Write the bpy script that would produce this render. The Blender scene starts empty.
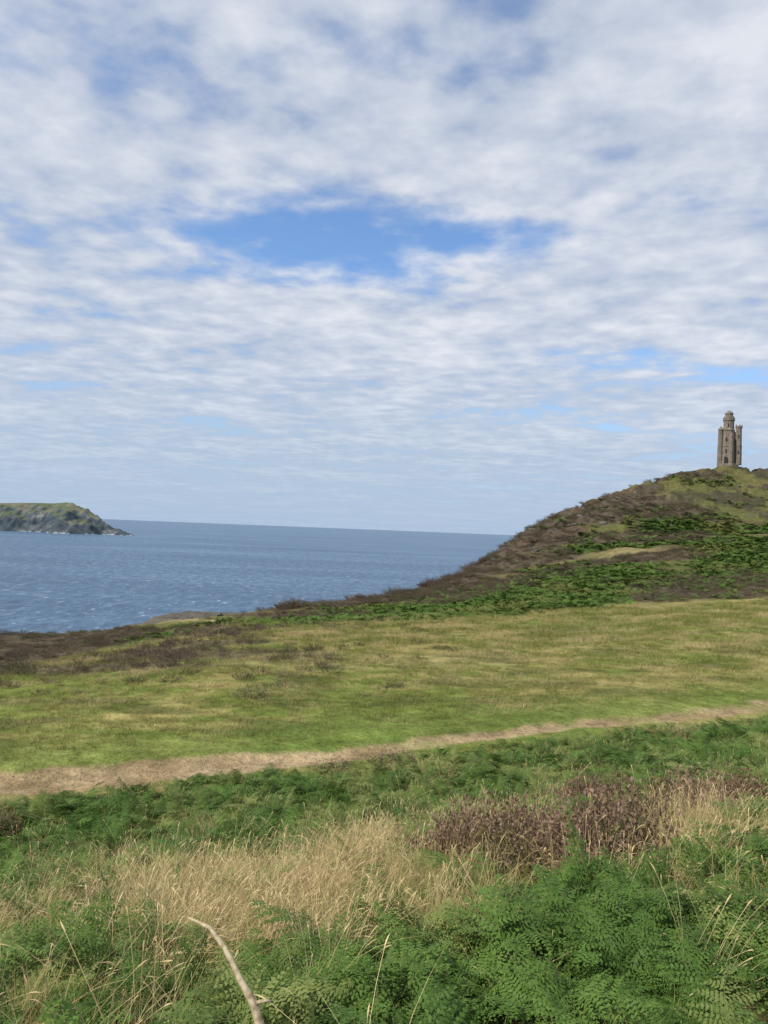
import bpy, bmesh, math, random
import numpy as np
from mathutils import Matrix, Vector
rng=np.random.default_rng(7); random.seed(7)
scene=bpy.context.scene
scene.view_settings.view_transform='Standard'; scene.view_settings.look='None'; scene.view_settings.exposure=0
CZ=90.0   # eye height above the sea

# ------------------------------------------------------------------ noise
def _h(ix,iy,s):
    n=(ix*374761393+iy*668265263+s*1442695041)&0xffffffff
    n=((n^(n>>13))*1274126177)&0xffffffff
    n=(n^(n>>16))&0xffffffff
    return n/4294967295.0
def vn(x,y,s=0):
    x=np.asarray(x,float); y=np.asarray(y,float)
    ix=np.floor(x).astype(np.int64); iy=np.floor(y).astype(np.int64)
    fx=x-ix; fy=y-iy; fx=fx*fx*(3-2*fx); fy=fy*fy*(3-2*fy)
    a=_h(ix,iy,s);b=_h(ix+1,iy,s);c=_h(ix,iy+1,s);d=_h(ix+1,iy+1,s)
    return (a+(b-a)*fx)*(1-fy)+(c+(d-c)*fx)*fy
def fbm(x,y,s=0,o=4):
    v=0;a=.5;t=0
    for i in range(o):
        v=v+a*vn(x*2**i+13.7*i,y*2**i-7.1*i,s+i*17); t+=a; a*=.5
    return v/t
def ss(a,b,x):
    t=np.clip((x-a)/(b-a),0,1); return t*t*(3-2*t)

# ------------------------------------------------------------------ terrain
TK=[-.9,-.512,-.378,-.243,-.109,.004,.066,.119,.165,.218,.278,.345,.398,.445,.517,.8,1.3]
YS=[46,50,55,65,80,95,110,125,140,155,165,175,185,190,195,215,230]
ES=[-.17,-.163,-.152,-.129,-.1065,-.0895,-.0745,-.0494,-.0205,.0145,.044,.068,.0896,.0965,.0945,.085,.05]
T4=[-.9,-.512,-.243,.095,.297,.523,1.3]
Y4=[26,28,50,55,62,65,70]
E4=[-.235,-.224,-.145,-.118,-.092,-.072,-.05]
def tab(t,k,v):
    r=0
    for o in (-.02,-.01,0,.01,.02): r=r+np.interp(t+o,k,v)
    return r/5
PX=[-60,-6.95,-3.6,.2,6.1,12.4,40,90]; PY=[-12,13.8,15.4,17,20.1,23.4,38,60]
def pathY(x): return np.interp(x,PX,PY)+.25*np.sin(x*.45)
def tt(x,y): return np.clip(x/np.maximum(y,6.0),-.9,1.3)
def terrain_z(x,y):
    x=np.asarray(x,float); y=np.asarray(y,float)
    t=tt(x,y)
    yp=17/(1-.47*t)
    y4=tab(t,T4,Y4); e4=tab(t,T4,E4); y6=tab(t,TK,YS); e6=tab(t,TK,ES)
    z4=y4*e4; z6=y6*e6
    y5=y4+.5*(y6-y4); z5=y5*(e4+.47*(e6-e4))
    c=np.ones_like(t)
    Yk=[-120*c,0*c,yp-1.9,yp+1.2,y4,y5,y6,y6+12,y6+70,y6+200,y6+600]
    Zk=[9*c,-1.65*c,-4.98*c,-5.0*c,z4,z5,z6,np.minimum(z6-.8,e6*(y6+12)-1.2),z6-38,-104*c,-115*c]
    Yk=np.stack(Yk);Zk=np.stack(Zk)
    dY=np.diff(Yk,axis=0); D=np.diff(Zk,axis=0)/dY
    M=np.zeros_like(Zk); M[0]=D[0];M[-1]=D[-1]
    a=D[:-1];b=D[1:]; same=(a*b>0)
    M[1:-1]=np.where(same,2*a*b/np.where(same,a+b,1),0)
    z=np.full_like(t,0.)
    for k in range(len(Yk)-1):
        m=(y>=Yk[k])&(y<=Yk[k+1]) if k<len(Yk)-2 else (y>=Yk[k])
        u=np.clip((y-Yk[k])/dY[k],0,1);h=dY[k]
        v=(2*u**3-3*u**2+1)*Zk[k]+(u**3-2*u**2+u)*h*M[k]+(-2*u**3+3*u**2)*Zk[k+1]+(u**3-u**2)*h*M[k+1]
        z=np.where(m,v,z)
    z=np.where(y<-120,9,z)
    pm=np.exp(-((y-pathY(x))/1.4)**2)
    amp=.10+.25*ss(30,60,y)+.5*ss(80,150,y)
    z=z+(fbm(x*.35,y*.35,3,4)-.5)*amp*1.2*(1-.8*pm)
    z=z+(fbm(x*.08,y*.08,9,3)-.5)*(.3+1.3*ss(60,140,y))*(1-.8*pm)*ss(3,12,y)
    # crags on the hill flank and crest
    rel=(y-y4)/(y6-y4)
    cr=ss(.55,.95,rel)*ss(.13,.2,t)*ss(1.5,1.0,rel)
    rg=1-np.abs(2*fbm(x*.16+5,y*.16,21,4)-1)
    z=z+cr*(ss(.78,.96,rg))*1.1
    # cliff ruggedness beyond the edge
    z=z+ss(1.15,2.0,rel)*(fbm(x*.05,y*.05,31,5)-.5)*14
    z=z-.06*np.exp(-((y-pathY(x))/.5)**2)
    return z+CZ
def rel_(x,y):
    t=tt(x,y); y4=tab(t,T4,Y4); y6=tab(t,TK,YS); return (y-y4)/(y6-y4),t
def gauss(x,y,cx,cy,rx,ry): return np.exp(-(((x-cx)/rx)**2+((y-cy)/ry)**2))

# region masks (world coordinates) -----------------------------------------
def m_path(x,y):
    d=np.abs(y-pathY(x)+.02)+(fbm(x*1.3,y*1.3,40,4)-.5)*.9
    w=.33+.42*ss(1.0,-4.5,x)+.20*ss(6,12,x)
    k=.95-.5*ss(-2,2.5,x)*ss(.35,.6,fbm(x*.7,y*1.6,41,3))
    return ss(w+.2,w-.16,d)*k
def m_straw_fg(x,y):
    v=1.1*gauss(x,y,-.4,6.2,2.2,1.5)+.85*gauss(x,y,-1.8,8.6,1.3,1.8)+.8*gauss(x,y,.5,8.8,1.0,1.6)+.5*gauss(x,y,-4.4,7.0,1.6,1.2)+1.05*gauss(x,y,3.6,7.2,.8,1.1)+.55*gauss(x,y,1.2,4.7,.7,.5)+.5*gauss(x,y,-1.7,3.3,.9,.6)+.45*gauss(x,y,6.3,9.5,1.5,1.0)
    return np.clip(v+(fbm(x*1.1,y*.8,50,4)-.5)*1.9,0,1)
def m_heather_fg(x,y):
    v=gauss(x,y,2.05,6.5,.8,.65)+gauss(x,y,1.45,7.7,.7,.6)+gauss(x,y,4.2,9.3,.7,.6)+.9*gauss(x,y,2.8,8.2,.6,.5)+.9*gauss(x,y,-5.9,11.2,.9,.4)+.9*gauss(x,y,3.5,11,.9,.5)
    return np.clip(v+(fbm(x*1.5,y*1.5,55,3)-.5)*1.0,0,1)
def m_bracken_fg(x,y):
    far=ss(9.0,10.6,y-.16*x+(fbm(x*.6,y*.6,61,3)-.5)*4)
    near=ss(5.3,4.3,y+(fbm(x*.9,y*.9,62,3)-.5)*2.2-.28*x)*ss(-2.0,-.7,x+.25*(y-3))
    left=.9*gauss(x,y,-2.2,4.6,1.2,.55)+.95*gauss(x,y,2.9,5.4,1.6,1.0)+1.0*gauss(x,y,-4.2,8.8,1.8,1.0)+.95*gauss(x,y,5.0,7.8,1.1,.9)+.8*gauss(x,y,.7,8.1,.5,.4)+.7*gauss(x,y,-.9,7.0,.5,.35)+.9*gauss(x,y,2.2,10,1.4,1.0)+.8*gauss(x,y,-2.4,7.0,.6,.4)
    return np.clip(np.maximum(np.maximum(far,near),left)*ss(.22,.44,fbm(x*1.1,y*1.1,64,3)+.07),0,1)
def m_far_bracken(x,y):
    r,t=rel_(x,y)
    n=fbm(x*.07,y*.10,71,4); n2=fbm(x*.03,y*.12,72,3)
    lo=ss(-.03,.03,r+(n-.5)*.12)*ss(.80,.55,r+(n-.5)*.9)
    k=ss(.37,.47,n2*.7+n*.3+.16*ss(.5,.15,r)*ss(.4,.3,t)+.02)
    edge=ss(-.46,-.30,t)
    return lo*k*edge
def m_far_heather(x,y):
    r,t=rel_(x,y)
    n=fbm(x*.20,y*.30,81,5)
    a=ss(.50,.55,n+.03*gauss(x,y,-19,38,13,9)+.07*gauss(x,y,-14,31,5,2.0)-.012)*ss(24,29,y)*ss(.0,-.16,t)*ss(1.1,.9,r)
    b=ss(.30,.36,t)*ss(-.02,.03,r)*ss(.24,.14,r+(n-.5)*.2)
    c=ss(.51,.57,fbm(x*.045,y*.11,82,5)+.05*ss(.5,.8,r))*ss(.2,.35,r)*ss(1.2,.9,r)*ss(.47,.42,t+(n-.5)*.1)
    return np.clip(a+b+c,0,1)

def ground_colour(x,y):
    r,t=rel_(x,y)
    def L(c): return np.array(c)[None,:]
    def mix(a,b,k): return a*(1-k[:,None])+b*k[:,None]
    n1=fbm(x*.16,y*.22,101,5); n2=fbm(x*.9,y*1.2,102,4); n3=fbm(x*.06,y*.25,103,4); n4=fbm(x*.35,y*.7,104,4)
    c=mix(L((.145,.180,.044)),L((.280,.240,.092)),ss(.38,.62,n1*.5+n2*.5))
    c=mix(c,L((.37,.30,.155)),ss(.54,.66,n3*.6+n4*.4)*.55)
    c=mix(c,L((.075,.088,.032)),ss(.53,.64,n4)*.65)
    dp=y-pathY(x)
    c=mix(c,L((.140,.195,.045)),np.exp(-((dp-1.2)/2.0)**2)*.75)
    # foreground litter, painted dark so gaps between plants look shaded
    fg=ss(-1.0,-1.9,dp)
    c=mix(c,mix(L((.060,.060,.024)),L((.18,.14,.065)),m_straw_fg(x,y)),fg)
    # belt / hill
    hill=ss(.0,.12,r+(n1-.5)*.15)
    hc=mix(L((.145,.122,.054)),L((.105,.076,.048)),ss(.42,.58,fbm(x*.05,y*.07,110,4)))
    hc=mix(hc,L((.120,.138,.044)),ss(.50,.62,fbm(x*.04,y*.05,112,4))*.75)
    hc=mix(hc,L((.140,.130,.052)),ss(.40,.46,t)*ss(.5,.9,r)*.7)
    hc=mix(hc,L((.065,.056,.042)),ss(.51,.57,fbm(x*.14,y*.18,113,5))*ss(.3,.6,r)*.8)
    hc=mix(hc,L((.30,.25,.12)),ss(.57,.65,fbm(x*.05+9,y*.16,111,3))*ss(.75,.3,r))
    hc=mix(hc,L((.38,.31,.16)),np.clip(.6*gauss(x,y,24,118,7,5)+gauss(x,y,-7,63,11,2.8)*1.4+.5*gauss(x,y,40,120,5,4),0,1)*ss(.3,.5,n2+.1))
    c=mix(c,hc,hill)
    c=mix(c,L((.065,.095,.028)),m_far_bracken(x,y))
    c=mix(c,L((.100,.078,.058)),m_far_heather(x,y)*.85)
    # rock on cliffs
    c=mix(c,L((.13,.12,.10)),ss(1.15,1.5,r))
    pm=m_path(x,y)
    pc=mix(L((.40,.295,.175)),L((.31,.225,.125)),ss(.35,.65,n2))
    c=mix(c,pc,pm)
    return np.clip(c*(.75+.5*fbm(x*2.2,y*2.2,120,3))[:,None],0,1)

# ------------------------------------------------------------------ material helpers
def newmat(name):
    m=bpy.data.materials.new(name); m.use_nodes=True
    nt=m.node_tree; nt.nodes.clear()
    return m,nt,nt.nodes,nt.links
def N(nt,typ,**kw):
    n=nt.nodes.new(typ)
    for k,v in kw.items():
        if k.startswith('i_'):
            key=k[2:]; key=int(key) if key.isdigit() else key.replace('_',' ')
            n.inputs[key].default_value=v
        else: setattr(n,k,v)
    return n
def ramp(nt,stops,interp='LINEAR'):
    r=nt.nodes.new('ShaderNodeValToRGB'); r.color_ramp.interpolation=interp
    e=r.color_ramp.elements
    while len(e)<len(stops): e.new(.5)
    for i,(p,c) in enumerate(stops):
        e[i].position=p; e[i].color=(*c,1) if len(c)==3 else c
    return r
def math_(nt,op,a,b=None,c=None,clamp=False):
    n=nt.nodes.new('ShaderNodeMath'); n.operation=op; n.use_clamp=clamp
    for i,v in enumerate((a,b,c)):
        if v is None: continue
        if isinstance(v,(int,float)): n.inputs[i].default_value=v
        else: nt.links.new(v,n.inputs[i])
    return n.outputs[0]
def out(nt,sh):
    o=nt.nodes.new('ShaderNodeOutputMaterial'); nt.links.new(sh,o.inputs[0])

def plant_material(name,c_lo,c_hi,c_alt,alt=.35,nscale=.25,transl=.3,rough=.6,spec=.15):
    m,nt,nd,lk=newmat(name)
    oi=N(nt,'ShaderNodeObjectInfo')
    rp=ramp(nt,[(0,c_lo),(1,c_hi)]); 
    geo=N(nt,'ShaderNodeNewGeometry')
    ns=N(nt,'ShaderNodeTexNoise',i_Scale=nscale,i_Detail=2.0)
    lk.new(oi.outputs['Location'],ns.inputs['Vector'])
    isl=math_(nt,'MULTIPLY_ADD',geo.outputs['Random Per Island'],.45,math_(nt,'MULTIPLY',oi.outputs['Random'],.55))
    lk.new(isl,rp.inputs[0])
    fac=N(nt,'ShaderNodeMapRange'); lk.new(ns.outputs[0],fac.inputs[0])
    fac.inputs[1].default_value=.58-alt*.3; fac.inputs[2].default_value=.72-alt*.3
    mx=N(nt,'ShaderNodeMix',data_type='RGBA'); lk.new(fac.outputs[0],mx.inputs[0]); lk.new(rp.outputs[0],mx.inputs[6])
    mx.inputs[7].default_value=(*c_alt,1)
    if spec<=0:
        p=N(nt,'ShaderNodeBsdfDiffuse'); lk.new(mx.outputs[2],p.inputs[0])
    else:
        p=N(nt,'ShaderNodeBsdfPrincipled',i_Roughness=rough); p.inputs['Specular IOR Level'].default_value=spec
        lk.new(mx.outputs[2],p.inputs['Base Color'])
    if transl<=0: out(nt,p.outputs[0]); return m
    tr=N(nt,'ShaderNodeBsdfTranslucent'); lk.new(mx.outputs[2],tr.inputs[0])
    ms=N(nt,'ShaderNodeMixShader'); ms.inputs[0].default_value=transl
    lk.new(p.outputs[0],ms.inputs[1]); lk.new(tr.outputs[0],ms.inputs[2])
    out(nt,ms.outputs[0]); return m

# ground material
gm,nt,nd,lk=newmat('ground_cover')
at=N(nt,'ShaderNodeVertexColor',layer_name='ground_col')
tc=N(nt,'ShaderNodeTexCoord')
n1=N(nt,'ShaderNodeTexNoise',i_Scale=9.0,i_Detail=4.0,i_Roughness=.7); lk.new(tc.outputs['Object'],n1.inputs[0])
n2=N(nt,'ShaderNodeTexNoise',i_Scale=1.1,i_Detail=6.0,i_Roughness=.75); lk.new(tc.outputs['Object'],n2.inputs[0])
v=math_(nt,'MULTIPLY_ADD',n1.outputs[0],1.1,.42)
v2=math_(nt,'MULTIPLY_ADD',n2.outputs[0],2.2,-.1)
vv=math_(nt,'MULTIPLY',v,v2)
mu=N(nt,'ShaderNodeVectorMath',operation='SCALE'); lk.new(at.outputs[0],mu.inputs[0]); lk.new(vv,mu.inputs['Scale'])
p=N(nt,'ShaderNodeBsdfDiffuse')
lk.new(mu.outputs[0],p.inputs[0])
b=N(nt,'ShaderNodeBump',i_Strength=.8,i_Distance=.35); lk.new(n2.outputs[0],b.inputs['Height']); 
lk.new(b.outputs[0],p.inputs['Normal']); out(nt,p.outputs[0])

def grid_mesh(name,X,Y,Z,mat,cols=None):
    nr,nc=X.shape
    me=bpy.data.meshes.new(name)
    V=np.stack([X,Y,Z],-1).reshape(-1,3)
    idx=np.arange(nr*nc).reshape(nr,nc)
    F=np.stack([idx[:-1,:-1],idx[:-1,1:],idx[1:,1:],idx[1:,:-1]],-1).reshape(-1,4)
    me.vertices.add(len(V)); me.vertices.foreach_set('co',V.ravel())
    me.loops.add(F.size); me.loops.foreach_set('vertex_index',F.ravel().astype(np.int32))
    me.polygons.add(len(F)); me.polygons.foreach_set('loop_start',np.arange(0,F.size,4,dtype=np.int32))
    me.polygons.foreach_set('loop_total',np.full(len(F),4,dtype=np.int32))
    me.update(calc_edges=True); me.validate()
    me.polygons.foreach_set('use_smooth',np.ones(len(me.polygons),bool))
    if cols is not None:
        a=me.color_attributes.new('ground_col','FLOAT_COLOR','POINT')
        cc=np.concatenate([cols,np.ones((len(cols),1))],1); a.data.foreach_set('color',cc.ravel())
    me.materials.append(mat)
    o=bpy.data.objects.new(name,me); scene.collection.objects.link(o); return o

s=np.linspace(-1,1,640); tf=1.35*(.5*s+.5*s**3)
rows=np.concatenate([np.linspace(-110,-6,40),np.arange(-5.8,24,.11),24*np.exp(np.linspace(0.005,math.log(900/24.),420))])
Tg,Yg=np.meshgrid(tf,rows)
Xg=Tg*np.where(Yg>0,Yg+25,25-Yg*.8)
Zg=terrain_z(Xg.ravel(),Yg.ravel()).reshape(Xg.shape)
C=ground_colour(Xg.ravel(),Yg.ravel())
terrain=grid_mesh('terrain',Xg,Yg,Zg,gm,C)

# ------------------------------------------------------------------ sea
sm,nt,nd,lk=newmat('sea_water')
geo=N(nt,'ShaderNodeNewGeometry')
mp=N(nt,'ShaderNodeMapping'); mp.inputs['Scale'].default_value=(1,.42,1); mp.inputs['Rotation'].default_value=(0,0,.25)
lk.new(geo.outputs['Position'],mp.inputs[0])
w1=N(nt,'ShaderNodeTexNoise',i_Scale=.075,i_Detail=6.0,i_Roughness=.78); lk.new(mp.outputs[0],w1.inputs[0])
mp2=N(nt,'ShaderNodeMapping'); mp2.inputs['Scale'].default_value=(.0009,.0030,1); lk.new(geo.outputs['Position'],mp2.inputs[0])
w2=N(nt,'ShaderNodeTexNoise',i_Scale=1.0,i_Detail=5.0,i_Roughness=.65); lk.new(mp2.outputs[0],w2.inputs[0])
r1=ramp(nt,[(.38,(.026,.072,.138)),(.5,(.058,.124,.212)),(.62,(.16,.25,.35))])
lk.new(math_(nt,'MULTIPLY_ADD',w1.outputs[0],.70,math_(nt,'MULTIPLY',w2.outputs[0],.30)),r1.inputs[0])
w3=N(nt,'ShaderNodeTexNoise',i_Scale=.15,i_Detail=3.0,i_Roughness=.6); lk.new(mp.outputs[0],w3.inputs[0])
cap=N(nt,'ShaderNodeMapRange'); cap.inputs[1].default_value=.655; cap.inputs[2].default_value=.70; lk.new(w3.outputs[0],cap.inputs[0])
mx=N(nt,'ShaderNodeMix',data_type='RGBA'); lk.new(cap.outputs[0],mx.inputs[0]); lk.new(r1.outputs[0],mx.inputs[6]); mx.inputs[7].default_value=(.50,.54,.60,1)
p=N(nt,'ShaderNodeBsdfPrincipled',i_Roughness=.36); p.inputs['IOR'].default_value=1.33; p.inputs['Specular IOR Level'].default_value=.45
lk.new(mx.outputs[2],p.inputs['Base Color'])
b=N(nt,'ShaderNodeBump',i_Strength=1.0,i_Distance=6.0); lk.new(w1.outputs[0],b.inputs['Height']); lk.new(b.outputs[0],p.inputs['Normal'])
out(nt,p.outputs[0])
ang=np.linspace(0,2*math.pi,97); rad=np.array([0,300,1000,3000,9000,30000,110000.])
A,R=np.meshgrid(ang,rad); sea=grid_mesh('sea',-R*np.cos(A),R*np.sin(A),np.zeros_like(R),sm)
bm=bmesh.new(); bm.from_mesh(sea.data); bmesh.ops.remove_doubles(bm,verts=bm.verts,dist=.01); bmesh.ops.recalc_face_normals(bm,faces=bm.faces)
if sum(f.normal.z for f in bm.faces)<0: bmesh.ops.reverse_faces(bm,faces=bm.faces)
bm.to_mesh(sea.data); bm.free()

# ------------------------------------------------------------------ distant headland
hm,nt,nd,lk=newmat('headland_rock_and_turf')  # distance haze is mixed into these rock and turf colours
geo=N(nt,'ShaderNodeNewGeometry'); sx=N(nt,'ShaderNodeSeparateXYZ'); lk.new(geo.outputs['Normal'],sx.inputs[0])
nn=N(nt,'ShaderNodeTexNoise',i_Scale=.012,i_Detail=7.0,i_Roughness=.75); lk.new(geo.outputs['Position'],nn.inputs[0])
tf_=ramp(nt,[(.36,(.065,.095,.065)),(.5,(.115,.140,.080)),(.62,(.185,.150,.120))]); lk.new(nn.outputs[0],tf_.inputs[0])
rk=ramp(nt,[(.38,(.040,.058,.080)),(.52,(.085,.10,.11)),(.64,(.20,.20,.195))]); lk.new(nn.outputs[0],rk.inputs[0])
f=N(nt,'ShaderNodeMapRange'); f.inputs[1].default_value=.76; f.inputs[2].default_value=.90; lk.new(sx.outputs[2],f.inputs[0])
sp=N(nt,'ShaderNodeSeparateXYZ'); lk.new(geo.outputs['Position'],sp.inputs[0])
hi=N(nt,'ShaderNodeMapRange'); hi.inputs[1].default_value=25; hi.inputs[2].default_value=70; lk.new(sp.outputs[2],hi.inputs[0])
mx=N(nt,'ShaderNodeMix',data_type='RGBA'); lk.new(math_(nt,'MULTIPLY',f.outputs[0],hi.outputs[0]),mx.inputs[0]); lk.new(rk.outputs[0],mx.inputs[6]); lk.new(tf_.outputs[0],mx.inputs[7])
surf=N(nt,'ShaderNodeMapRange'); surf.inputs[1].default_value=5; surf.inputs[2].default_value=2; lk.new(sp.outputs[2],surf.inputs[0])
sn=math_(nt,'MULTIPLY',surf.outputs[0],math_(nt,'GREATER_THAN',nn.outputs[0],.53))
mx2=N(nt,'ShaderNodeMix',data_type='RGBA'); lk.new(sn,mx2.inputs[0]); lk.new(mx.outputs[2],mx2.inputs[6]); mx2.inputs[7].default_value=(.40,.45,.48,1)
p=N(nt,'ShaderNodeBsdfDiffuse'); lk.new(mx2.outputs[2],p.inputs[0]); out(nt,p.outputs[0])
gx=np.linspace(-4600,-1250,430); gy=np.linspace(3850,6200,240); GX,GY=np.meshgrid(gx,gy)
prof=np.interp(gx+112,[-5200,-3400,-2500,-2150,-2000,-1780,-1680,-1600,-1540,-1480,-1420,-1360,-1320,-1270],[120,132,150,156,162,176,176,165,142,116,92,66,40,-25])
front=4000+120*(fbm(gx*.004,gx*0,5,3)-.5)*2+np.interp(gx,[-2300,-1500],[0,60])
u=(GY-front[None,:])+ (fbm(GX*.007,GY*.007,8,5)-.5)*200
back=(-1400-GX)*.75+120-(GY-front[None,:])      # distance to the far shore
rise=(1-np.exp(-np.maximum(u,0)/70.))*.62+.38*ss(0,330,u)
HZ=np.where(u<0,u*.5-4,prof[None,:]*rise*ss(0,110,back)-8*ss(30,-30,back))
rid=np.abs(2*fbm(GX*.009,GY*.003,14,5)-1)
rid2=np.abs(2*fbm(GX*.022,GY*.010,16,4)-1)
HZ=HZ-(ss(0,60,HZ)*(.35-rid)*np.minimum(60,HZ*.6)+ss(0,30,HZ)*(.3-rid2)*26)*ss(420,60,u)+ss(20,80,HZ)*(fbm(GX*.01,GY*.01,15,4)-.5)*12
HZ=np.where(GY>5700,HZ-(GY-5700)*.5,HZ)
headland=grid_mesh('headland',GX,GY,HZ,hm)

# ------------------------------------------------------------------ plants
def mesh_obj(name,V,F,mat,coll=None,smooth=False):
    me=bpy.data.meshes.new(name); me.from_pydata([tuple(v) for v in V],[],F); me.update()
    if isinstance(mat,(list,tuple)):
        for m in mat: me.materials.append(m)
    else: me.materials.append(mat)
    if smooth:
        for p_ in me.polygons: p_.use_smooth=True
    o=bpy.data.objects.new(name,me)
    (coll or scene.collection).objects.link(o); return o
def nrm(v): return v/max(1e-9,np.linalg.norm(v))

def ribbon(V,F,pts,w,side):
    b0=len(V)
    n=len(pts)
    for i,p_ in enumerate(pts):
        if i==n-1 and w[i]<=0:
            V.append(p_); 
        else:
            V.append(p_-side*w[i]*.5); V.append(p_+side*w[i]*.5)
    for i in range(n-1):
        a=b0+2*i
        if i==n-2 and w[-1]<=0: F.append((a,a+1,a+2))
        else: F.append((a,a+1,a+3,a+2))

def tuft(name,mat,coll,n,h,rad,w,lean,seed,heads=0.,wind=(0,0),seg=4):
    r=np.random.default_rng(seed); V=[];F=[]
    for i in range(n):
        a=r.uniform(0,2*math.pi); q=rad*math.sqrt(r.uniform())
        p0=np.array([q*math.cos(a),q*math.sin(a),-.03])
        a2=a+r.normal(0,.9); L=h*r.uniform(.4,1.1); le=abs(r.normal(lean,lean*.6))
        d=np.array([math.cos(a2)*le+wind[0],math.sin(a2)*le+wind[1],0])
        pts=[];ws=[]
        hd=r.uniform()<heads
        for k in range(seg+1):
            s_=k/seg
            pts.append(p0+d*L*s_**1.6+np.array([0,0,L*(s_-.34*np.linalg.norm(d)*s_**2.2)]))
            ws.append(w*(1-s_)**.6 if not hd else w*.6)
        side=nrm(np.array([math.cos(a2+1.57+r.normal(0,.6)),math.sin(a2+1.57+r.normal(0,.6)),0]))
        if hd:
            ribbon(V,F,pts,[x_*1.0 for x_ in ws],side)
            tip=pts[-1]; dr=nrm(pts[-1]-pts[-2])
            hp=[tip+dr*L*.16*j/3-np.array([0,0,.006*j*j*L]) for j in range(4)]
            ribbon(V,F,hp,[w*.8,w*2.0,w*1.6,0],side)
        else:
            ws[-1]=0; ribbon(V,F,pts,ws,side)
    return mesh_obj(name,V,F,mat,coll)

def frond(V,F,r,az,L,base,detail=True):
    # arching bracken frond: rachis with paired pinnae carrying small pinnules
    out_=np.array([math.cos(az),math.sin(az),0]); sd=np.array([-math.sin(az),math.cos(az),0])
    sd=nrm(sd+np.array([0,0,r.normal(0,.3)]))
    K=18; th0=math.radians(r.uniform(60,82)); th1=math.radians(r.uniform(-35,15)); bend=r.normal(0,.35)
    pts=[base.copy()];dirs=[]
    for k in range(K):
        s_=k/(K-1); th=th0+(th1-th0)*ss(0.05,.75,s_)
        d=nrm(out_*math.cos(th)+np.array([0,0,1])*math.sin(th)+sd*bend*s_*s_); dirs.append(d)
        pts.append(pts[-1]+d*L/K)
    ribbon(V,F,pts,[.008*(1-.8*i/K)*L/.7 for i in range(K+1)],sd)
    NP=15 if detail else 8
    for i in range(NP):
        s_=.28+.71*(i/(NP-1))**.95
        kf=s_*K; k=min(int(kf),K-1); P=pts[k]+(pts[k+1]-pts[k])*(kf-k); d=dirs[k]
        nrmv=nrm(np.cross(d,sd)); nrmv=nrmv if nrmv[2]>0 else -nrmv
        pl0=L*.36*(1-(i/(NP-.3)))**.85*(.75 if i==0 else 1)+.012
        for sg in (-1,1):
            if r.uniform()<.04: continue
            pl=pl0*r.uniform(.75,1.12)
            pd=nrm(sd*sg*.9+d*r.uniform(.25,.6)+nrmv*r.uniform(-.3,.2))
            pp=nrm(np.cross(nrmv,pd)+nrmv*r.normal(0,.2))
            dr=r.uniform(.05,.4)
            if not detail:
                hw=L/NP*.42; b0=len(V); m_=P+pd*pl*.4-nrmv*.1*pl
                V.extend([P,m_+pp*hw,P+pd*pl-nrmv*dr*pl,m_-pp*hw]); F.append((b0,b0+1,b0+2,b0+3)); continue
            M=max(3,int(9*pl/(L*.36))+1)
            hw=L/NP*.52
            for j in range(M):
                f0=(j+.1)/M; f1=(j+.85)/M
                a0=P+pd*pl*f0-nrmv*dr*pl*f0**2; a1=P+pd*pl*f1-nrmv*dr*pl*f1**2
                for s2 in (-1,1):
                    wd=hw*(1-.75*f0)*r.uniform(.75,1.15)
                    tipc=(a0*.3+a1*.7)+pp*s2*wd+nrmv*r.uniform(-.010,.004)+pd*wd*.25
                    b0=len(V)
                    V.extend([a0,a1,tipc+pd*.14*(pl/M),tipc-pd*.18*(pl/M)])
                    F.append((b0,b0+1,b0+2,b0+3))
def bracken_plant(name,mat,coll,seed,n=4,detail=True,L=(.42,.72)):
    r=np.random.default_rng(seed);V=[];F=[]
    a0=r.uniform(0,6.28)
    for i in range(n):
        az=a0+i*6.28/n+r.normal(0,.5)
        frond(V,F,r,az,r.uniform(*L),np.array([r.normal(0,.06),r.normal(0,.06),-.04]),detail)
    return mesh_obj(name,V,F,mat,coll)
def heather_bush(name,mats,coll,seed,n=130,R=.32,H=.34,lf=11):
    r=np.random.default_rng(seed);V=[];F=[];MI=[]
    for i in range(n):
        a=r.uniform(0,6.28);q=math.sqrt(r.uniform()); 
        d=nrm(np.array([math.cos(a)*q*.95,math.sin(a)*q*.95,1.0-.45*q])); L=H*r.uniform(.7,1.25)*(1-.15*q)
        b=np.array([math.cos(a)*q*R*.35,math.sin(a)*q*R*.35,-.02])
        pts=[b+d*L*k/3*1.1+np.array([0,0,.0]) +r.normal(0,.006,3) for k in range(4)]
        side=nrm(np.cross(d,r.normal(size=3)))
        f0=len(F); ribbon(V,F,pts,[.006,.005,.004,0],side); MI+= [0]*(len(F)-f0)
        for k in range(lf):
            s_=r.uniform(.35,1.05); P=b+d*L*1.1*s_
            u1=nrm(r.normal(size=3)+d*.8); u2=nrm(np.cross(u1,r.normal(size=3))); l=r.uniform(.018,.04); w=l*.35
            b0=len(V); V.extend([P,P+u1*l*.5+u2*w,P+u1*l,P+u1*l*.5-u2*w]); F.append((b0,b0+1,b0+2,b0+3)); MI.append(1 if s_<.95 or r.uniform()<.3 else 2)
    o=mesh_obj(name,V,F,mats,coll)
    o.data.polygons.foreach_set('material_index',MI); return o

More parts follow.
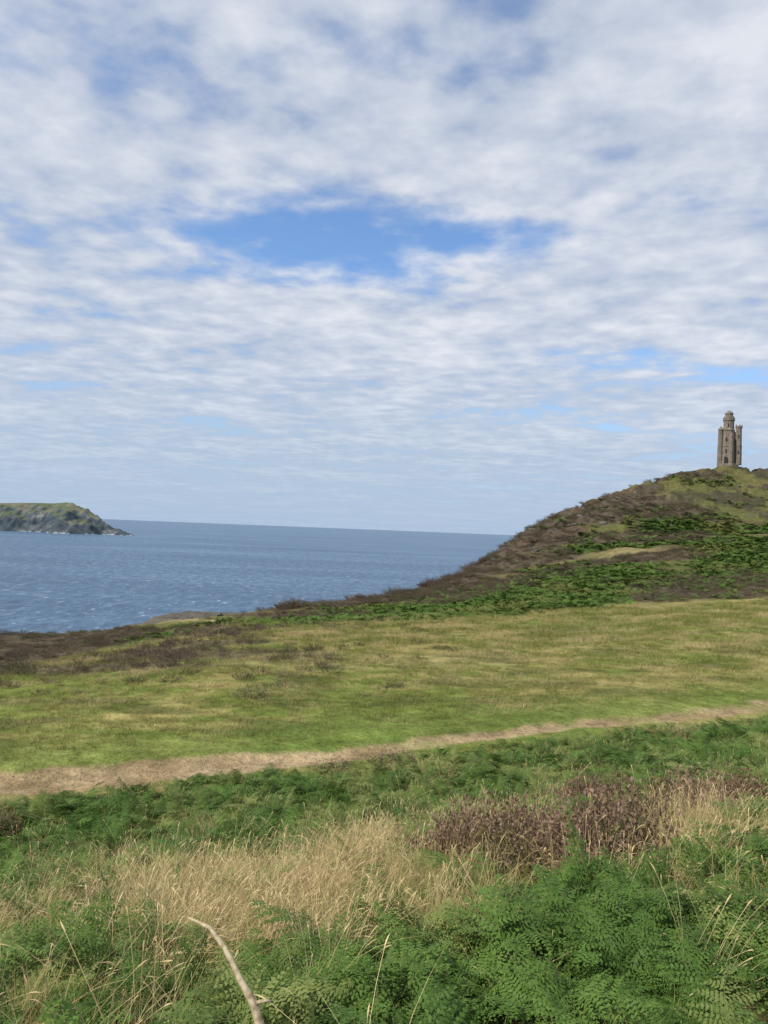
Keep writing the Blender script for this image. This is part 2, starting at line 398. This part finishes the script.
m_straw=plant_material('straw_grass',(.42,.31,.145),(.76,.60,.34),(.38,.32,.14),alt=.25,nscale=.8,transl=.2,spec=0)
m_green=plant_material('green_grass',(.110,.150,.036),(.28,.29,.085),(.40,.33,.15),alt=.38,nscale=.9,transl=.25,spec=0)
m_meadow=plant_material('meadow_turf',(.080,.118,.028),(.30,.285,.095),(.43,.35,.17),alt=.30,nscale=.4,transl=0,spec=0)
m_bracken=plant_material('bracken_frond',(.042,.088,.018),(.145,.240,.048),(.23,.26,.08),alt=.18,nscale=1.1,transl=.28,rough=.5,spec=.12)
m_hbracken=plant_material('hill_bracken_frond',(.048,.085,.022),(.110,.172,.042),(.13,.14,.045),alt=.25,nscale=.12,transl=0.,spec=0)
m_twig=plant_material('heather_twig',(.14,.10,.06),(.25,.19,.12),(.12,.10,.07),transl=0.,spec=0)
m_hleaf=plant_material('heather_leaf',(.14,.090,.055),(.33,.225,.150),(.13,.13,.05),alt=.20,nscale=1.5,transl=.15,spec=0)
m_hflow=plant_material('heather_flower',(.30,.19,.145),(.42,.28,.22),(.2,.15,.1),transl=.2,spec=0)
m_fheath=plant_material('moor_heather',(.058,.049,.038),(.150,.115,.082),(.08,.09,.035),alt=.32,nscale=.3,transl=0.,spec=0)
m_fflow=plant_material('moor_heather_bloom',(.17,.13,.12),(.26,.20,.175),(.13,.11,.08),transl=0.,spec=0)

def coll(name): return bpy.data.collections.new(name)
cS=coll('straw_tufts'); cG=coll('green_tufts'); cM=coll('turf_tufts'); cB=coll('bracken_plants'); cH=coll('heather_bushes'); cF=coll('moor_bushes'); cR=coll('rocks'); cW=coll('hill_bracken_plants')
for i in range(6): tuft('straw_tuft_%d'%i,m_straw,cS,40,.56,.15,.0036,.55,100+i,heads=.35,wind=(.22,.02),seg=5)
for i in range(4): tuft('grass_tuft_%d'%i,m_green,cG,46,.38,.15,.0045,.55,200+i,heads=.06,wind=(.12,0),seg=4)
for i in range(5): tuft('turf_tuft_%d'%i,m_meadow,cM,24,.18,.17,.009,.6,300+i,heads=.06,wind=(.1,0),seg=2)
for i in range(7): bracken_plant('bracken_plant_%d'%i,m_bracken,cB,400+i,n=3+i%3)
for i in range(4): bracken_plant('hill_bracken_plant_%d'%i,m_hbracken,cW,450+i,n=6,detail=False,L=(.6,.9))
for i in range(4): heather_bush('heather_bush_%d'%i,[m_twig,m_hleaf,m_hflow],cH,500+i)
for i in range(3): heather_bush('moor_bush_%d'%i,[m_twig,m_fheath,m_fflow],cF,520+i,n=70,R=.5,H=.36,lf=9)
# rocks
rkm,nt,nd,lk=newmat('lichened_rock'); tc=N(nt,'ShaderNodeTexCoord'); nn=N(nt,'ShaderNodeTexNoise',i_Scale=3.0,i_Detail=7.0,i_Roughness=.7); lk.new(tc.outputs['Object'],nn.inputs[0])
rr=ramp(nt,[(.3,(.04,.035,.03)),(.5,(.10,.09,.072)),(.7,(.20,.18,.15))]); lk.new(nn.outputs[0],rr.inputs[0])
p=N(nt,'ShaderNodeBsdfPrincipled',i_Roughness=.9); lk.new(rr.outputs[0],p.inputs['Base Color']); b=N(nt,'ShaderNodeBump',i_Strength=.8,i_Distance=.1); lk.new(nn.outputs[0],b.inputs['Height']); lk.new(b.outputs[0],p.inputs['Normal']); out(nt,p.outputs[0])
for i in range(3):
    bm=bmesh.new(); bmesh.ops.create_icosphere(bm,subdivisions=3,radius=.5)
    r=np.random.default_rng(600+i)
    pl=[(nrm(r.normal(size=3)),r.uniform(.25,.42)) for _ in range(9)]
    for v_ in bm.verts:
        c=np.array(v_.co)
        for n_,d_ in pl:
            e=c@n_-d_
            if e>0: c=c-n_*e
        c=c*(1+.08*(vn(c[0]*6+9,c[1]*6+c[2]*5+9,i)-.5)); v_.co=(c[0]*1.3,c[1],c[2]*.8)
    me=bpy.data.meshes.new('rock_%d'%i); bm.to_mesh(me); bm.free(); me.materials.append(rkm); cR.objects.link(bpy.data.objects.new('rock_%d'%i,me))

def gn_group(c):
    g=bpy.data.node_groups.new('scatter_'+c.name,'GeometryNodeTree')
    g.interface.new_socket('Geometry',in_out='INPUT',socket_type='NodeSocketGeometry')
    g.interface.new_socket('Geometry',in_out='OUTPUT',socket_type='NodeSocketGeometry')
    gi=g.nodes.new('NodeGroupInput'); go=g.nodes.new('NodeGroupOutput')
    ci=g.nodes.new('GeometryNodeCollectionInfo'); ci.inputs[0].default_value=c; ci.inputs['Separate Children'].default_value=True; ci.inputs['Reset Children'].default_value=True
    ip=g.nodes.new('GeometryNodeInstanceOnPoints'); ip.inputs['Pick Instance'].default_value=True
    def na(n_,ty):
        a=g.nodes.new('GeometryNodeInputNamedAttribute'); a.data_type=ty; a.inputs[0].default_value=n_; return a.outputs[0]
    e=g.nodes.new('FunctionNodeEulerToRotation')
    L_=g.links.new
    L_(gi.outputs[0],ip.inputs['Points']); L_(ci.outputs[0],ip.inputs['Instance'])
    L_(na('idx','INT'),ip.inputs['Instance Index']); L_(na('rot','FLOAT_VECTOR'),e.inputs[0]); L_(e.outputs[0],ip.inputs['Rotation'])
    L_(na('scl','FLOAT_VECTOR'),ip.inputs['Scale']); L_(ip.outputs[0],go.inputs[0])
    return g
def scatter(name,c,x,y,scale,zs=None,tilt=.12,dz=0.,rotz=None):
    n=len(x); z=terrain_z(x,y)+dz
    me=bpy.data.meshes.new(name); me.vertices.add(n); me.vertices.foreach_set('co',np.stack([x,y,z],-1).ravel())
    a=me.attributes.new('rot','FLOAT_VECTOR','POINT')
    rz=rng.uniform(0,6.283,n) if rotz is None else rotz
    a.data.foreach_set('vector',np.stack([rng.normal(0,tilt,n),rng.normal(0,tilt,n),rz],-1).ravel())
    a=me.attributes.new('scl','FLOAT_VECTOR','POINT'); zs=scale if zs is None else zs
    a.data.foreach_set('vector',np.stack([scale,scale,zs],-1).ravel())
    a=me.attributes.new('idx','INT','POINT'); a.data.foreach_set('value',rng.integers(0,len(c.objects),n).astype(np.int32))
    me.update()
    o=bpy.data.objects.new(name,me); scene.collection.objects.link(o)
    m=o.modifiers.new('scatter','NODES'); m.node_group=gn_group(c); print(name,n); return o
def sample(n,y0,y1,half,t0=-.70,t1=.70):
    y=np.sqrt(rng.uniform(0,1,n)*(y1**2-y0**2)+y0**2)
    x=rng.uniform(t0,t1,n)*(y)+rng.uniform(-half,half,n)
    return x,y
def keep(x,y,p): k=rng.uniform(0,1,len(x))<p; return x[k],y[k]
def verge(x,y): return ss(.9,3.2,pathY(x)-y+(fbm(x*.7,y*.7,166,2)-.5)*1.4)   # plants get lower toward the path

# foreground straw grass
x,y=sample(26000,1.9,24,1.6)
sp_=m_straw_fg(x,y)*(1-.85*m_bracken_fg(x,y))*(1-.8*m_heather_fg(x,y))
x,y=keep(x,y,(verge(x,y)>.02)*np.clip(sp_*1.15+.055,0,1)*ss(34,12,y)*.6)
rz=rng.normal(0.15,.9,len(x)); hs=rng.uniform(.55,1.15,len(x))*(.35+.65*verge(x,y))*(.5+.9*fbm(x*.9,y*.9,167,2))
scatter('dry_grass',cS,x,y,rng.uniform(.7,1.15,len(x)),hs,tilt=.22,rotz=rz)
# foreground green / olive grass
x,y=sample(26000,1.8,24,1.6)
g_=(pathY(x)-y>.8)*np.clip(.80-.65*m_bracken_fg(x,y)-.2*m_straw_fg(x,y),.10,1)
x,y=keep(x,y,g_*.65)
scatter('green_grass',cG,x,y,rng.uniform(.6,1.15,len(x)),rng.uniform(.5,1.0,len(x))*(.25+.75*verge(x,y)),tilt=.18,rotz=rng.normal(.2,1.2,len(x)))
# foreground bracken
x,y=sample(16000,2.3,24,1.2)
b_=(verge(x,y)>.05)*np.clip(m_bracken_fg(x,y),.07,1)*(1-.7*m_heather_fg(x,y))
x,y=keep(x,y,b_*.95)
sc=rng.uniform(.5,1.2,len(x))*(.65+.7*fbm(x*.8,y*.8,77,2))*(.45+.55*verge(x,y))*(.88+.12*ss(3,6,y))
scatter('bracken',cB,x,y,sc,sc*rng.uniform(.7,1.1,len(x)),tilt=.28)
# foreground heather
x,y=sample(9000,3,24,1)
x,y=keep(x,y,(verge(x,y)>.1)*ss(.40,.8,m_heather_fg(x,y))*.65)
scatter('heather',cH,x,y,rng.uniform(.6,1.3,len(x)),rng.uniform(.9,1.8,len(x)),tilt=.22)
# meadow turf
x,y=sample(60000,11.0,60,1)
r,t=rel_(x,y)
dp=y-pathY(x)
den=(1-m_path(x,y))*(r<.12)*ss(-2.0,-1.5,dp)*ss(.3,.65,fbm(x*.6,y*.6,130,3)+.1)*(1-.8*m_far_heather(x,y))
x,y=keep(x,y,den*.95); dp=y-pathY(x)
sc=rng.uniform(.6,1.3,len(x))*(.8+ss(20,50,y)*.7)*(.4+.6*ss(.4,2.6,np.abs(dp)))
scatter('meadow_grass',cM,x,y,sc,sc*rng.uniform(.5,1.7,len(x)),tilt=.1)
# tall straws in the meadow
x,y=sample(16000,13,60,1); r,t=rel_(x,y)
x,y=keep(x,y,(y-pathY(x)>1.6)*(r<.05)*ss(.46,.58,fbm(x*.3,y*.5,131,4))*.5)
sc=rng.uniform(.3,.65,len(x))*(1+.6*ss(25,50,y)); scatter('meadow_seed_grass',cS,x,y,sc,sc*.6,tilt=.2)
# moor heather
x,y=sample(60000,22,180,1,-.8,.75)
x,y=keep(x,y,m_far_heather(x,y)*np.where(y<60,.75,.42))
sc=rng.uniform(.4,1.2,len(x))*(1+ss(50,100,y)*1.0); scatter('moor_heather',cF,x,y,sc,sc*rng.uniform(.4,1.0,len(x)))
# gorse/heather lumps along the cliff edge
x,y=sample(30000,40,130,1,-.8,.2); r,t=rel_(x,y)
n=fbm(x*.22,y*.16,141,3)
x,y=keep(x,y,ss(.88,.95,r)*ss(1.06,1.0,r)*ss(.54,.60,n+.08*gauss(x,y,-5,83,7,8)+.06*gauss(x,y,-24,50,6,5)+.05*gauss(x,y,4,97,5,8))*.6)
sc=rng.uniform(.8,3.0,len(x)); scatter('gorse_scrub',cF,x,y,sc,sc*.95)
# scattered small bushes in the meadow
x,y=sample(520,20,60,1); r,t=rel_(x,y); x,y=keep(x,y,(y-pathY(x)>2)*(r<0)*ss(.3,-.4,t)*.7)
x=np.concatenate([x,[.6,.85,-1.0,-.75,.2]]); y=np.concatenate([y,[16.0,16.1,15.2,15.3,15.7]])
sc=rng.uniform(.4,1.3,len(x)); scatter('heather_clump',cF,x,y,sc,sc*.7)
# far bracken
x,y=sample(65000,44,175,1,-.5,.75)
x,y=keep(x,y,m_far_bracken(x,y)*(1-.8*m_far_heather(x,y))*.8)
sc=rng.uniform(.5,1.2,len(x))*(1+ss(60,150,y)*.7); scatter('hill_bracken',cW,x,y,sc,sc*.65,tilt=.2)
# rocks
x,y=sample(60000,80,215,1,.08,.75); r,t=rel_(x,y)
n=fbm(x*.12,y*.12,151,3)
x,y=keep(x,y,ss(.5,.95,r)*(r<1.05)*ss(.54,.66,n+.07*(t<.35)+.05*ss(.85,.95,r))*.035)
sc=rng.uniform(.35,1.45,len(x))**1.4; scatter('hillside_rocks',cR,x,y,sc,sc*rng.uniform(.4,.9,len(x)),tilt=.3,dz=-.08)
# rocks showing along the cliff edge
x,y=sample(30000,40,100,1,-.75,.1); r,t=rel_(x,y)
x,y=keep(x,y,ss(.9,.97,r)*(r<1.06)*ss(.52,.60,fbm(x*.2+4,y*.2,152,3))*.12)
sc=rng.uniform(.3,1.1,len(x)); scatter('cliff_edge_rocks',cR,x,y,sc,sc*.8,tilt=.3,dz=-.05)
# pebbles on the path
x=rng.uniform(-14,22,700); y=pathY(x)+rng.normal(0,.35,700); sc=rng.uniform(.012,.045,700); scatter('path_stones',cR,x,y,sc,sc*.6)

# ------------------------------------------------------------------ dead stalk
m,nt,nd,lk=newmat('bleached_stalk'); tc=N(nt,'ShaderNodeTexCoord'); nn=N(nt,'ShaderNodeTexNoise',i_Scale=60.0,i_Detail=4.0); lk.new(tc.outputs['Object'],nn.inputs[0])
rr=ramp(nt,[(.35,(.25,.18,.10)),(.6,(.50,.41,.26))]); lk.new(nn.outputs[0],rr.inputs[0]); p=N(nt,'ShaderNodeBsdfPrincipled',i_Roughness=.8); lk.new(rr.outputs[0],p.inputs['Base Color'])
b=N(nt,'ShaderNodeBump',i_Strength=.5,i_Distance=.003); lk.new(nn.outputs[0],b.inputs['Height']); lk.new(b.outputs[0],p.inputs['Normal']); out(nt,p.outputs[0])
def tube(name,pts,rad,mat,parent=None):
    V=[];F=[];n=7
    P=[np.array(q,float) for q in pts]
    for i,q in enumerate(P):
        d=nrm(P[min(i+1,len(P)-1)]-P[max(i-1,0)]); a=nrm(np.cross(d,[.3,1,.2])); c=np.cross(d,a)
        for k in range(n):
            th=6.2832*k/n; V.append(q+(a*math.cos(th)+c*math.sin(th))*rad[i])
    for i in range(len(P)-1):
        for k in range(n): F.append((i*n+k,i*n+(k+1)%n,(i+1)*n+(k+1)%n,(i+1)*n+k))
    F.append(tuple(range(n))); F.append(tuple(range((len(P)-1)*n,len(P)*n)))
    o=mesh_obj(name,V,F,mat,None,True)
    if parent: o.parent=parent
    return o
z0=CZ
st=bpy.data.objects.new('dead_stalk',None); scene.collection.objects.link(st)
tube('stem',[(-.10,1.95,z0-2.15),(-.19,1.97,z0-1.62),(-.255,2.0,z0-1.39),(-.30,2.04,z0-1.30),(-.35,2.08,z0-1.255),(-.40,2.12,z0-1.20),(-.455,2.16,z0-1.165),(-.53,2.2,z0-1.16)],[.014,.013,.013,.012,.009,.008,.006,.003],m,st)
tube('side_twig',[(-.30,2.04,z0-1.30),(-.27,2.03,z0-1.285),(-.25,2.04,z0-1.29)],[.006,.005,.002],m,st)

# ------------------------------------------------------------------ tower
sm_,nt,nd,lk=newmat('tower_stone'); tc=N(nt,'ShaderNodeTexCoord')
br=N(nt,'ShaderNodeTexBrick',i_Scale=1.6); br.inputs['Color1'].default_value=(.25,.205,.155,1); br.inputs['Color2'].default_value=(.165,.135,.105,1); br.inputs['Mortar'].default_value=(.12,.105,.09,1)
mpb=N(nt,'ShaderNodeMapping'); mpb.inputs['Rotation'].default_value=(math.pi/2,0,0); lk.new(tc.outputs['Object'],mpb.inputs[0]); lk.new(mpb.outputs[0],br.inputs[0])
nn=N(nt,'ShaderNodeTexNoise',i_Scale=1.2,i_Detail=6.0); lk.new(tc.outputs['Object'],nn.inputs[0])
mu=N(nt,'ShaderNodeVectorMath',operation='SCALE'); lk.new(br.outputs[0],mu.inputs[0]); lk.new(math_(nt,'MULTIPLY_ADD',nn.outputs[0],1.4,.3),mu.inputs['Scale'])
p=N(nt,'ShaderNodeBsdfPrincipled',i_Roughness=.95); lk.new(mu.outputs[0],p.inputs['Base Color']); out(nt,p.outputs[0])
dk,nt,nd,lk=newmat('window_void'); p=N(nt,'ShaderNodeBsdfPrincipled',i_Roughness=.9); p.inputs['Base Color'].default_value=(.03,.028,.025,1); out(nt,p.outputs[0])  # dark colour stands in for shade inside the slits and doorway
TX,TY=87.2,188.5
TZ=float(terrain_z(np.array([TX]),np.array([TY]))[0])-.5
tw=bpy.data.objects.new('stone_tower',None); tw.location=(TX,TY,TZ); tw.rotation_euler=(0,0,-math.atan2(TX,TY)); tw.scale=(.9,.9,.93); scene.collection.objects.link(tw)
def prism(name,cx,cy,prof,n=8,mat=sm_,rot=0.):
    V=[];F=[]
    for (z,r_) in prof:
        for k in range(n):
            th=2*math.pi*(k+.5)/n+rot; V.append(np.array([cx+r_*math.cos(th),cy+r_*math.sin(th),z]))
    for i in range(len(prof)-1):
        for k in range(n): F.append((i*n+k,i*n+(k+1)%n,(i+1)*n+(k+1)%n,(i+1)*n+k))
    F.append(tuple(range(n-1,-1,-1))); F.append(tuple((len(prof)-1)*n+k for k in range(n)))
    o=mesh_obj(name,V,F,mat); o.parent=tw; return o
def box(name,c,sz,mat=sm_,rz=0.):
    bm=bmesh.new(); bmesh.ops.create_cube(bm,size=1); bmesh.ops.scale(bm,vec=sz,verts=bm.verts); bmesh.ops.rotate(bm,matrix=Matrix.Rotation(rz,3,'Z'),verts=bm.verts); bmesh.ops.translate(bm,vec=c,verts=bm.verts)
    me=bpy.data.meshes.new(name); bm.to_mesh(me); bm.free(); me.materials.append(mat); o=bpy.data.objects.new(name,me); scene.collection.objects.link(o); o.parent=tw; return o
prism('plinth',0,0,[(-1.5,3.1),(.7,3.0),(.8,2.85)],8)
prism('main_body',-.1,.2,[(.75,2.2),(5.5,2.0),(5.6,2.08),(5.8,2.08),(5.9,1.95),(9.9,1.72),(10.0,1.85),(10.3,1.85),(10.6,1.5)],8)
prism('stair_turret',0,.2,[(9.0,1.5),(12.6,1.42),(12.8,1.6),(13.2,1.6),(13.22,1.4),(14.0,1.3)],12)
prism('lantern_cap',0,.2,[(13.98,1.05),(14.6,1.05),(14.62,1.18),(14.8,1.18),(15.2,.9),(15.5,.45),(15.7,.1)],12)
for k in range(8):
    th=2*math.pi*k/8+.2; box('merlon_%d'%k,(1.40*math.cos(th),.2+1.40*math.sin(th),13.4),(.3,.42,.4),sm_,th)
prism('buttress_turret_1',-2.05,-.7,[(.7,.85),(5.5,.78),(10.0,.66),(10.1,.76),(10.5,.76),(10.55,.6),(11.3,.12)],8)
prism('buttress_turret_2',2.6,-.3,[(.6,1.0),(5.6,.95),(5.7,1.0),(5.9,1.0),(5.95,.9),(10.6,.84),(10.7,.98),(11.2,.98)],8)
for k in range(5):
    th=2*math.pi*k/5; box('turret_merlon_%d'%k,(2.6+.8*math.cos(th),-.3+.8*math.sin(th),11.37),(.25,.32,.34),sm_,th)
prism('buttress_turret_3',1.5,2.3,[(.8,.8),(9,.7),(9.2,.85),(9.6,.85),(10.1,.1)],8)
prism('buttress_turret_4',-1.6,2.3,[(.8,.8),(8.5,.7),(8.7,.85),(9.1,.85),(9.6,.1)],8)
prism('buttress_turret_5',.75,-1.85,[(.7,.72),(5.5,.65),(8.6,.5),(9.4,.1)],8)
box('doorway',(-.55,-2.22,1.7),(.9,.25,1.9),dk)
for i,(wx,wz,wy) in enumerate([(-.6,4.4,-1.80),(-.6,7.6,-1.66),(-.1,11.5,-1.18),(2.6,8.4,-1.06),(2.6,4.0,-1.15)]): box('window_%d'%i,(wx,wy,wz),(.26,.3,.9),dk)

# ------------------------------------------------------------------ light & sky
SEL=math.radians(46); sd=Vector((-.80,-.40,0)).normalized()
sdir=Vector((sd.x*math.cos(SEL),sd.y*math.cos(SEL),math.sin(SEL)))
sl=bpy.data.lights.new('sun','SUN'); sl.energy=4.3; sl.angle=math.radians(.55); sl.color=(1,.955,.87)
so=bpy.data.objects.new('sun',sl); so.rotation_euler=sdir.to_track_quat('Z','Y').to_euler(); so.location=(0,0,200); scene.collection.objects.link(so)
w=bpy.data.worlds.new('World'); scene.world=w; w.use_nodes=True; nt=w.node_tree; nt.nodes.clear(); lk=nt.links
sky=N(nt,'ShaderNodeTexSky',sky_type='NISHITA',sun_disc=False); sky.sun_elevation=SEL; sky.sun_rotation=math.atan2(sd.x,sd.y); sky.altitude=100; sky.air_density=1.0; sky.dust_density=.6; sky.ozone_density=2.0
tint=N(nt,'ShaderNodeVectorMath',operation='MULTIPLY'); lk.new(sky.outputs[0],tint.inputs[0]); tint.inputs[1].default_value=(1.1,1.3,1.5)
tc=N(nt,'ShaderNodeTexCoord'); sx=N(nt,'ShaderNodeSeparateXYZ'); lk.new(tc.outputs['Generated'],sx.inputs[0])
zc=math_(nt,'ADD',math_(nt,'MAXIMUM',sx.outputs[2],0.0),.075)
px=math_(nt,'DIVIDE',sx.outputs[0],zc); py=math_(nt,'DIVIDE',sx.outputs[1],zc)
cb=N(nt,'ShaderNodeCombineXYZ'); lk.new(px,cb.inputs[0]); lk.new(py,cb.inputs[1])
mpA=N(nt,'ShaderNodeMapping'); mpA.inputs['Rotation'].default_value=(0,0,.45); mpA.inputs['Scale'].default_value=(.65,1.1,1); lk.new(cb.outputs[0],mpA.inputs[0])
nA=N(nt,'ShaderNodeTexNoise',i_Scale=1.25,i_Detail=3.0,i_Roughness=.5,i_Distortion=.3); lk.new(mpA.outputs[0],nA.inputs[0])
mpB=N(nt,'ShaderNodeMapping'); mpB.inputs['Rotation'].default_value=(0,0,.35); mpB.inputs['Scale'].default_value=(1.0,1.05,1); mpB.inputs['Location'].default_value=(3.3,1.2,0); lk.new(cb.outputs[0],mpB.inputs[0])
nB=N(nt,'ShaderNodeTexNoise',i_Scale=8.0,i_Detail=5.0,i_Roughness=.52,i_Distortion=.1); lk.new(mpB.outputs[0],nB.inputs[0])
nC=N(nt,'ShaderNodeTexNoise',i_Scale=2.8,i_Detail=3.0,i_Roughness=.5); lk.new(mpB.outputs[0],nC.inputs[0])
cov=math_(nt,'MULTIPLY_ADD',nA.outputs[0],.54,math_(nt,'MULTIPLY_ADD',nB.outputs[0],.28,math_(nt,'MULTIPLY',nC.outputs[0],.31)))
# clearer patches in the cloud deck (cloud-plane coordinates)
def gap(cx,cy,rx,ry,amt):
    global cov
    a=math_(nt,'POWER',math_(nt,'ABSOLUTE',math_(nt,'DIVIDE',math_(nt,'SUBTRACT',px,cx),rx)),2.0); b_=math_(nt,'POWER',math_(nt,'ABSOLUTE',math_(nt,'DIVIDE',math_(nt,'SUBTRACT',py,cy),ry)),2.0)
    g=math_(nt,'EXPONENT',math_(nt,'MULTIPLY',math_(nt,'ADD',a,b_),-1.0))
    cov=math_(nt,'SUBTRACT',cov,math_(nt,'MULTIPLY',g,amt))
gap(-.17,2.17,.42,.30,.32)
gap(.26,2.05,.33,.14,.15)
gap(-.1,1.36,.25,.10,.05)
gap(.70,1.8,.3,.12,.06)
gap(1.3,3.1,.8,.28,.08)
gap(2.0,4.3,1.5,.4,.08)
gap(-.78,1.35,.14,.2,.04)
den=N(nt,'ShaderNodeMapRange',interpolation_type='SMOOTHSTEP'); lk.new(cov,den.inputs[0]); den.inputs[1].default_value=.325; den.inputs[2].default_value=.545
shade=ramp(nt,[(.37,(.42,.49,.62)),(.49,(.58,.635,.745)),(.60,(.79,.815,.87))])
lk.new(math_(nt,'MULTIPLY_ADD',nB.outputs[0],.32,math_(nt,'MULTIPLY_ADD',nA.outputs[0],.36,math_(nt,'MULTIPLY',nC.outputs[0],.32))),shade.inputs[0])
# cloud over clear sky, then haze thickening toward the horizon
sk=N(nt,'ShaderNodeVectorMath',operation='SCALE'); lk.new(tint.outputs[0],sk.inputs[0]); sk.inputs['Scale'].default_value=.130
mc=N(nt,'ShaderNodeMix',data_type='RGBA'); lk.new(math_(nt,'MULTIPLY',den.outputs[0],.95),mc.inputs[0]); lk.new(sk.outputs[0],mc.inputs[6]); lk.new(shade.outputs[0],mc.inputs[7])
hz=N(nt,'ShaderNodeMapRange',interpolation_type='SMOOTHSTEP'); lk.new(sx.outputs[2],hz.inputs[0]); hz.inputs[1].default_value=.27; hz.inputs[2].default_value=-.04; hz.inputs[3].default_value=0; hz.inputs[4].default_value=.9
mh=N(nt,'ShaderNodeMix',data_type='RGBA'); lk.new(hz.outputs[0],mh.inputs[0]); lk.new(mc.outputs[2],mh.inputs[6]); mh.inputs[7].default_value=(.40,.53,.71,1)
bg=N(nt,'ShaderNodeBackground',i_Strength=1.0); lk.new(mh.outputs[2],bg.inputs[0])
wo=N(nt,'ShaderNodeOutputWorld'); lk.new(bg.outputs[0],wo.inputs[0])

# ------------------------------------------------------------------ camera
cd=bpy.data.cameras.new('camera'); cd.sensor_fit='VERTICAL'; cd.sensor_height=24; cd.lens=24*740/1024; cd.clip_start=.05; cd.clip_end=250000
co=bpy.data.objects.new('camera',cd); scene.collection.objects.link(co); scene.camera=co
pt=math.atan(17.5/740); ro=math.radians(2.27)
fwd=Vector((0,math.cos(pt),math.sin(pt))); r0=Vector((1,0,0)); u0=r0.cross(fwd)
right=r0*math.cos(ro)+u0*math.sin(ro); up=right.cross(fwd)
M=Matrix((( right.x,up.x,-fwd.x,0),(right.y,up.y,-fwd.y,0),(right.z,up.z,-fwd.z,CZ),(0,0,0,1)))
co.matrix_world=M
